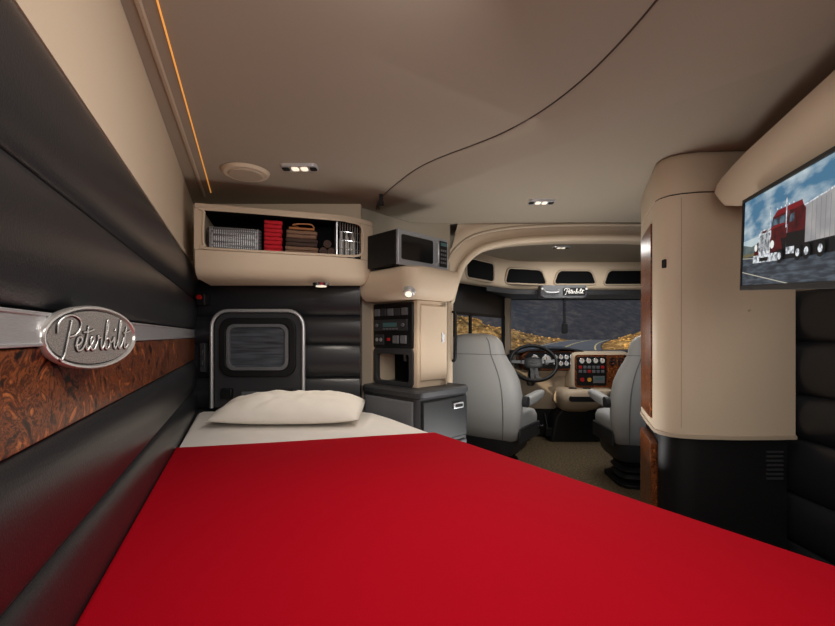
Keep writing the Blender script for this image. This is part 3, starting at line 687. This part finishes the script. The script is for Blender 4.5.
# ------------------------------------------------------------------ seats
def seat(loc, rz, label, ws=1.0):
    r = root('captain_chair', label, 'chair', loc, rz, group='cab captain chairs')
    g = G()
    loops = []
    for k in range(5):
        z = .03 + k * .06
        loops += [superell(w, w * .9, 0, 0, zz, 4) for w, zz in ((.34, z), (.40, z + .03))]
    loops.append(superell(.34, .31, 0, 0, .33, 4)); g.loft(loops)
    g.make('suspension_bellows', 'black', r, smooth=30)
    g = G(); g.loft([superell(.46, .48, 0, 0, z, 5) for z in (0, .03)]); g.make('floor_plate', 'black', r, bevel=.006)
    g = G(); g.loft([superell(w, w, 0, 0.02, z, 5) for z, w in ((.20, .44), (.24, .50), (.39, .54))]); g.make('seat_pan', 'char', r, bevel=.006)
    g = G(); g.loft([superell(w * ws, d, 0, .05, z, 4) for w, d, z in ((.46, .50, .38), (.54, .58, .41), (.57, .62, .46), (.57, .62, .52), (.54, .59, .56), (.44, .48, .578), (.2, .2, .58))]); g.make('seat_cushion', 'seat', r, smooth=80)
    prof = [(.34, .44, .08, -.17), (.36, .52, .14, -.18), (.45, .58, .20, -.20), (.60, .63, .22, -.23), (.76, .65, .22, -.265), (.88, .63, .21, -.295), (.97, .57, .19, -.315), (1.04, .50, .17, -.33), (1.09, .455, .155, -.34), (1.14, .44, .15, -.35), (1.19, .42, .14, -.36), (1.23, .36, .11, -.37), (1.253, .26, .07, -.375), (1.262, .12, .03, -.375)]
    g = G(); g.loft([superell(w * ws, d, 0, y, z, 2.6, 36) for z, w, d, y in prof]); g.make('backrest', 'seat', r, smooth=80)
    g = G()
    for sx in (-1, 1):
        g.tube(smooth_path([(sx * w * ws * .33, y - d * .455, z) for z, w, d, y in prof[1:-2]], 4), .0035, 6)
        g.tube(smooth_path([(sx * w * ws * .30, y + d * .465, z) for z, w, d, y in prof[3:-2]], 4), .0035, 6)
    z, w, d, y = prof[8]; g.tube([(x, yy, z) for (x, yy, _) in superell(w * ws * 1.002, d * 1.004, 0, y, z, 2.6, 36)], .0028, 6, cyc=True)
    g.make('seat_piping', 'seam', r, smooth=60)
    for sx in (-1, 1):
        xx = sx * .325 * ws
        g = G(); g.loft([[(xx + a, yv, .70 + dz + b) for a, b in rrect(w_, h_, .025)] for yv, w_, h_, dz in ((-.22, .05, .06, -.01), (-.18, .07, .085, -.005), (-.02, .08, .085, .005), (.12, .08, .075, .02), (.19, .065, .055, .03), (.215, .03, .03, .03))])
        g.make('armrest', 'seat', r, smooth=60)
        g = G(); g.cyl((xx - sx * .03, -.21, .70), (xx + sx * .035, -.21, .70), .045); g.make('armrest_hinge', 'char', r, bevel=.004)
        g = G(); g.box(sx * .29 * ws - .012, sx * .29 * ws + .012, -.22, .24, .34, .47); g.make('side_shield', 'char', r, bevel=.01)
    g = G(); g.tube([(.29, .14, .42), (.36, .2, .42)], .008); g.cyl((.36, .2, .42), (.38, .225, .42), .014); g.make('adjust_lever', 'black', r)
    return r
seat((0.70, 3.86, 0), math.radians(-36), 'light gray leather driver seat turned toward the aisle', 1.16)
seat((1.90, 3.62, 0), math.radians(-4), 'light gray leather passenger seat partly behind the wardrobe')

# ------------------------------------------------------------------ dashboard
db = root('dashboard', 'beige and black truck dashboard with gauges and burl wood panels', 'dashboard', (2.2, 5.0, 0))
def bow(x): return -0.10 * math.sin(math.pi * min(1, max(0, (x - 1.16) / 2.04)))
def ext(g, prof, x0, x1, n=16):
    g.loft([[(x - 2.2, y - 5.0 + (bow(x) if y < 5.3 else 0), z) for y, z in prof] for x in [x0 + (x1 - x0) * i / n for i in range(n + 1)]])
g = G(); ext(g, [(5.36, 1.0), (5.36, 1.06), (5.1, 1.07), (5.03, 1.05), (5.01, 1.02), (5.09, 1.0)], 1.16, 3.2); g.make('dash_top', 'char', db, smooth=50)
g = G(); ext(g, [(5.36, .70), (5.36, 1.01), (5.07, 1.03), (5.02, 1.01), (5.0, .95), (5.02, .85), (5.08, .74)], 1.16, 3.2); g.make('dash_face', 'beige', db, smooth=50)
g = G(); ext(g, [(5.36, .30), (5.36, .71), (5.06, .75), (5.08, .62), (5.18, .35)], 1.16, 3.2); g.make('knee_panel', 'beige_d', db, smooth=50)
g = G(); ext(g, [(5.30, .02), (5.30, .34), (5.18, .34), (5.20, .02)], 1.16, 3.2); g.make('kick_panel', 'black', db)
g = G(); ext(g, [(5.3, .94), (5.3, 1.0), (4.995, 1.0), (4.985, .94)], 1.17, 3.19); g.make('dash_wood_band', 'wood', db)
g = G(); g.loft([xz(rrect(.74, .24, .08, cx=-.63, cy=.94), .0), xz(rrect(.72, .23, .08, cx=-.63, cy=.95), -.12), xz(rrect(.70, .215, .075, cx=-.63, cy=.955), -.13)]); g.make('instrument_panel', 'wood', db, bevel=.006)
g = G(); g.prism(xz(rrect(.66, .185, .07, cx=-.63, cy=.955), -.136), (0, .01, 0)); g.make('gauge_plate', 'black', db)
g = G(); g.loft([[(x, .02, 1.05 + h), (x, -.17 + e, 1.066 + h), (x, -.17 + e, 1.08 + h), (x, .1, 1.095 + h)] for x, h, e in ((-1.03, -.03, .05), (-.93, .0, .02), (-.78, .018, 0), (-.62, .022, 0), (-.46, .018, 0), (-.33, .0, .02), (-.24, -.03, .05))]); g.make('instrument_hood', 'char', db, smooth=60)
def gauge(x, y, z, r_, face='gaugeface'):
    e = G(); e.cyl((x, y, z), (x, y - .012, z), r_, n=20); e.make('gauge_rim', 'chrome', db, bevel=.002)
    e = G(); e.cyl((x, y - .010, z), (x, y - .015, z), r_ * .8, n=20); e.m = 1; e.box(x - .003, x + .003, y - .018, y - .014, z - r_ * .1, z + r_ * .65); e.make('gauge_dial', [face, 'redplastic'], db)
for x in (-.84, -.71): gauge(x, -.135, .965, .056)
for i in range(5):
    for j in range(2): gauge(-.605 + i * .064, -.135, .92 + j * .074, .028)
g = G(); g.loft([[(x, y, z) for x, z in rrect(w, h, .06, cx=-.09, cy=.835)] for y, w, h in ((.04, .72, .46), (-.10, .70, .45), (-.16, .67, .43), (-.175, .64, .40))]); g.make('center_stack', 'beige', db, smooth=50)
g = G(); g.prism(xz(rrect(.61, .375, .04, cx=-.09, cy=.835), -.185), (0, .02, 0)); g.make('wood_panel', 'wood', db, bevel=.003)
g = G(); g.prism(xz(rrect(.34, .33, .02, cx=-.205, cy=.835), -.192), (0, .01, 0)); g.make('switch_plate', 'black', db, bevel=.003)
for i in range(4): gauge(-.32 + i * .078, -.19, .955, .032)
for i in range(6):
    for j in range(2):
        e = G(); e.box(-.355 + i * .051, -.32 + i * .051, -.203, -.19, .865 - j * .048, .898 - j * .048); e.make('rocker_switch', 'gray' if (i * 2 + j) % 5 else 'redplastic', db, bevel=.003)
for x, mm in ((-.32, 'redplastic'), (-.24, 'display')):
    e = G(); e.cyl((x, -.19, .74), (x, -.215, .74), .018, .024, 12); e.make('brake_knob', mm, db)
e = G(); e.box(-.19, -.06, -.2, -.19, .70, .78); e.m = 1; e.box(-.17, -.08, -.203, -.199, .74, .765); e.make('radio', ['gray', 'green'], db, bevel=.002)
for x in (.035, .13):
    e = G(); e.ring(xz(rrect(.085, .085, .042, cx=x, cy=.95), -.20), xz(rrect(.066, .066, .032, cx=x, cy=.95), -.20), (0, .015, 0)); e.box(x - .03, x + .03, -.195, -.19, .945, .955); e.make('air_vent', 'chrome', db)
for x in (-.99, .36, .60):
    yy = bow(x + 2.2)
    e = G(); e.ring(xz(rrect(.12, .08, .03, cx=x, cy=.88), yy - .03), xz(rrect(.10, .06, .02, cx=x, cy=.88), yy - .03), (0, .04, 0))
    for k in range(3): e.box(x - .05, x + .05, yy - .025, yy + .01, .86 + k * .018, .864 + k * .018)
    e.make('air_vent', 'char', db)
g = G(); g.prism(xz(rrect(.5, .08, .03, cx=.54, cy=.78), -.10), (0, .08, 0)); g.make('wood_panel', 'wood', db, bevel=.003)
g = G(); g.loft([[(x, y, z) for x, y in rrect(w, d, .10, cx=cx, cy=cy)] for w, d, z, cx, cy in ((.30, .24, .36, -.34, .0), (.40, .36, .40, -.34, -.03), (.50, .44, .48, -.33, -.08), (.56, .46, .58, -.30, -.10), (.56, .44, .625, -.27, -.10), (.52, .40, .635, -.27, -.10))]); g.make('lower_console', 'beige', db, smooth=50)
g = G(); g.prism(xz(rrect(.34, .07, .03, cx=-.34, cy=.54), -.325), (0, .04, 0)); g.make('console_slot', 'black', db, bevel=.003)
for x in (-.42, -.26):
    e = G(); e.cyl((x, -.18, .63), (x, -.18, .645), .045); e.make('cup_holder', 'char', db, bevel=.003)
g = G(); g.loft([[(x, y, z) for x, y in rrect(w, .26, .04, cx=-.34, cy=.04)] for w, z in ((.62, 0), (.5, .3), (.3, .40))]); g.make('console_foot', 'black', db, bevel=.01)
for x in (1.33, 1.55):
    e = G(); e.tube([(x, 5.12, .30), (x, 4.98, .10)], .012); e.box(x - .04, x + .04, 4.93, 4.96, .06, .16); e.make('floor_pedal', 'black', label='black foot pedal below the dashboard', cat='pedal', group='foot pedals', bevel=.004)

# steering wheel
nv = Vector((-.12, -.72, .68)).normalized(); xv = Vector((1, -.12, 0)); xv = (xv - nv * xv.dot(nv)).normalized(); yv = nv.cross(xv)
SM = Matrix(((xv.x, yv.x, nv.x, 1.255), (xv.y, yv.y, nv.y, 4.56), (xv.z, yv.z, nv.z, .95), (0, 0, 0, 1)))
sw = root('steering_wheel', 'black steering wheel with gray spokes in front of the dashboard', 'steering wheel', matrix=SM)
g = G(); g.tube([(.245 * math.cos(a), .245 * math.sin(a), 0) for a in [2 * math.pi * k / 40 for k in range(40)]], .019, 10, cyc=True); g.make('wheel_rim', 'black', sw, smooth=60)
g = G(); g.loft([superell(.20 * q, .16 * q, 0, -.005, z, 3) for q, z in ((.8, -.05), (1, -.03), (1, 0), (.9, .012), (.5, .018))]); g.make('wheel_hub', 'char', sw, smooth=60)
for a in (4, 176, 262, 278):
    c, s_ = math.cos(math.radians(a)), math.sin(math.radians(a)); g = G()
    g.loft([[(c * rr - s_ * w, s_ * rr + c * w, zz) for w, zz in ((-ww, -.004), (ww, -.004), (ww, .006), (-ww, .006))] for rr, ww in ((.06, .032), (.14, .022), (.24, .020))]); g.make('spoke', 'gray' if a in (4, 176) else 'char', sw, bevel=.002)
for a in (4, 176):
    c, s_ = math.cos(math.radians(a)), math.sin(math.radians(a))
    for q in (-1, 1):
        g = G(); g.cyl((c * .125 - s_ * q * .012, s_ * .125 + c * q * .012, .005), (c * .125 - s_ * q * .012, s_ * .125 + c * q * .012, .012), .008, n=12); g.make('wheel_button', 'black', sw)
g = G(); g.tube([(.032 * math.cos(t), .022 * math.sin(t) - .005, .02) for t in [2 * math.pi * k / 24 for k in range(24)]], .002, 6, cyc=True); g.make('hub_ring', 'gray', sw)
g = G(); g.cyl((0, 0, -.04), (0, 0, -.36), .035, .05); g.make('steering_column', 'char', sw)
g = G(); g.tube([(0.03, 0, -.10), (.17, .03, -.09), (.24, .03, -.08)], .007); g.make('shift_stalk', 'black', sw)

ocn = root('cab_console', 'gray overhead cab console with lettered plate, handles and lamps', 'console', (1.62, 4.72, 1.66))
g = G(); g.loft([[(x, y, z) for x, y in rrect(.52 * q, .16, .04)] for z, q in ((.14, 1), (.02, 1), (0, .9))]); g.make('console_body', 'gray', ocn, bevel=.004)
e = G(); e.tube(smooth_path([(-.22, -.08, .09), (-.20, -.11, .06), (-.08, -.11, .06), (-.06, -.08, .09)], 4), .008); e.make('grab_handle', 'silver', ocn, smooth=60)
g = G(); g.prism(xz(rrect(.25, .085, .02, cx=.11, cy=.07), -.086), (0, .01, 0)); g.make('name_plate', 'black', ocn)
lettering('script_lettering', 'plate_l', 0.14, -.089, ocn, .026, .021, .11, .07)
for x in (-.24, .245):
    e = G(); e.cyl((x, -.07, .10), (x, -.086, .10), .012); e.make('console_lamp', 'lens', ocn)
mc = root('radio_handset', 'black radio handset hanging on a coiled cord before the windshield', 'radio handset', (1.63, 4.66, 1.32))
g = G(); g.loft([xz(rrect(.06, .11, .02), -.02), xz(rrect(.065, .115, .02), 0), xz(rrect(.05, .10, .02), .02)]); g.make('handset_body', 'black', mc)
g = G(); g.tube([(.018 * math.cos(t * 1.1) , .018 * math.sin(t * 1.1), .05 + t * .0034) for t in range(90)], .004, 5); g.make('coiled_cord', 'black', mc)
g = G(); g.plan([(1.10, 5.30), (1.16, 5.28), (1.20, 5.38), (1.12, 5.40)], 1.0, 1.72); g.make('trim_9', 'beige_d', kind='structure')
g = G(); wall_seg(g, (0.165, 3.10), (0.235, 3.10), 0.0, 1.5, 0.02); g.make('trim_10', 'char', kind='structure')
g = G(); g.tube(smooth_path([(.26, 3.09, 1.42), (.275, 3.06, 1.38), (.275, 3.06, 1.10), (.26, 3.09, 1.06)], 5), .011); g.make('grab_bar', 'black', label='black vertical grab bar on the partition edge', cat='handle', smooth=60)

# ------------------------------------------------------------------ outside
def road_x(y): return 0.25 * y + 0.0013 * (y - 10) ** 2 + 2
def ground_h(x, y):
    d = x - road_x(y); h = 0
    if d > 7: h = min(14, (d - 7) * 0.26) * min(1, y / 45) * (1 + .5 * noise.noise(Vector((x * .05, y * .05, 0))))
    elif d < -7: h = min(9.0, (-d - 7) * 0.17) * min(1, y / 45) * (1 + .8 * noise.noise(Vector((x * .06, y * .06, 3))))
    if abs(d) > 7: h += 0.6 * noise.noise(Vector((x * .35, y * .35, 7))) * min(1, (abs(d) - 7) / 4)
    return -1.6 + h + max(0, y - 40) * .012
g = G(); NX, NY = 220, 90; vs = []; fs = []
for j in range(NY + 1):
    for i in range(NX + 1):
        x = -110 + 320 * i / NX; y = 7 + 170 * (j / NY) ** 1.5
        vs.append((x, y, ground_h(x, y)))
for j in range(NY):
    for i in range(NX):
        a = j * (NX + 1) + i; fs.append((a, a + 1, a + NX + 2, a + NX + 1))
g.add(vs, fs); g.make('desert_ground', 'sand', smooth=180, kind='structure')
g = G()
ys = [7 + 4 * k for k in range(42)]
def strip(a, b, dz):
    vs = []
    for y in ys:
        xc = road_x(y); z = -1.45 + max(0, y - 40) * .012 + dz; vs += [(xc + a, y, z), (xc + b, y, z)]
    g.add(vs, [(2 * k, 2 * k + 1, 2 * k + 3, 2 * k + 2) for k in range(len(ys) - 1)])
strip(-6.5, 6.5, 0); g.m = 1; strip(-5.6, -5.3, .02); strip(5.3, 5.6, .02); strip(-.25, -.05, .02); strip(.05, .25, .02)
g.make('road', ['asphalt', 'line'], kind='structure')
g = G()
for k in range(1500):
    y = random.uniform(18, 150); x = road_x(y) + random.choice([-1, 1, 1]) * random.uniform(8, 70)
    zb = ground_h(x, y); s = random.uniform(.15, .5)
    g.loft([superell(s * q, s * q, x, y, zb + s * t, 2, 6) for q, t in ((1.2, -.3), (1.7, .15), (1.2, .5), (.4, .65))])
g.make('roadside_brush', 'brush', kind='stuff', label='clumps of golden dry brush along the desert road', cat='brush')
g = G(); NX, NY = 260, 50; vs = []; fs = []
for j in range(NY + 1):
    for i in range(NX + 1):
        x = -300 + 700 * i / NX; y = 130 + 220 * j / NY; t = j / NY
        rg = 1 - abs(noise.noise(Vector((x * .03, y * .02, 9)))) ; rg2 = 1 - abs(noise.noise(Vector((x * .09, y * .05, 2))))
        h = math.sin(min(1, t * 1.3) * math.pi / 2) * (36 + 20 * noise.noise(Vector((x * .010, 1.3, 0))) + 14 * rg * rg) + 5 * rg2 * t
        vs.append((x, y, -3 + h))
for j in range(NY):
    for i in range(NX):
        a = j * (NX + 1) + i; fs.append((a, a + 1, a + NX + 2, a + NX + 1))
g.add(vs, fs); g.make('distant_hills', 'hill', smooth=180, kind='structure')

# ------------------------------------------------------------------ lights
w = bpy.data.worlds.new('world'); S.world = w; w.use_nodes = True
bg = w.node_tree.nodes['Background']; bg.inputs[0].default_value = (0.45, 0.56, 0.72, 1); bg.inputs[1].default_value = 0.6
def area(name, loc, tgt, size, power, col=(1, .965, .92), sy=None):
    l = bpy.data.lights.new(name, 'AREA'); l.energy = power; l.size = size; l.color = col
    if sy: l.shape = 'RECTANGLE'; l.size_y = sy
    o = bpy.data.objects.new(name, l); COL.objects.link(o); o.location = loc
    o.rotation_euler = (Vector(tgt) - Vector(loc)).to_track_quat('-Z', 'Y').to_euler(); return o
area('sleeper_fill', (0.3, 1.2, 2.03), (0.1, 1.5, 0), 0.7, 8.5)  # soft overhead fill added where no fixture stands
area('rear_softbox', (0.6, -0.62, 1.6), (0.1, 3, 1.4), 1.0, 15)  # unseen soft fill added behind the camera
area('wall_grazer', (0.1, 0.75, 2.04), (-0.9, 1.3, 1.3), 0.10, 7, sy=1.0)  # unseen strip lamp added for crisp highlights on the padded left wall
area('cab_light', (1.7, 4.0, 2.04), (1.7, 4.2, 0), 0.8, 16)
area('ceiling_wash', (0.7, 2.4, 0.5), (0.5, 2.6, 2.1), 0.5, 11, (1, .99, .97))  # unseen upward fill added to brighten the headliner
area('aisle_wash', (1.0, 2.9, 1.2), (0.6, 2.2, 2.1), 0.3, 2.2, (1, .99, .97))
def spot(name, loc, tgt, power, ang=100, col=(1, .9, .78)):
    l = bpy.data.lights.new(name, 'SPOT'); l.energy = power; l.spot_size = math.radians(ang); l.spot_blend = 0.8; l.color = col; l.shadow_soft_size = 0.03
    o = bpy.data.objects.new(name, l); COL.objects.link(o); o.location = loc
    o.rotation_euler = (Vector(tgt) - Vector(loc)).to_track_quat('-Z', 'Y').to_euler()
spot('under_cabinet_spot', (-0.56, 2.42, 1.51), (-0.6, 2.4, 0.8), 5)
spot('shelf_spot', (-0.06, 2.28, 1.45), (-0.02, 2.4, 0.9), 3)
spot('aisle_spot', (0.77, 2.62, 2.03), (0.9, 2.7, 0), 12, 120)
spot('hatch_spot', (-0.4, 1.3, 2.0), (-0.7, 2.65, 1.2), 9, 60, (1, .97, .93))
spot('side_wall_spot', (1.0, 1.1, 1.35), (1.72, 1.75, 0.9), 3.5, 80, (1, .97, .93))  # unseen spot added to bring out the right padded wall
sun = bpy.data.lights.new('sun', 'SUN'); sun.energy = 3.4; sun.angle = 0.02; sun.color = (1, .82, .60)
o = bpy.data.objects.new('sun', sun); COL.objects.link(o); o.rotation_euler = Vector((0.75, 0.45, -0.30)).to_track_quat('-Z', 'Y').to_euler()
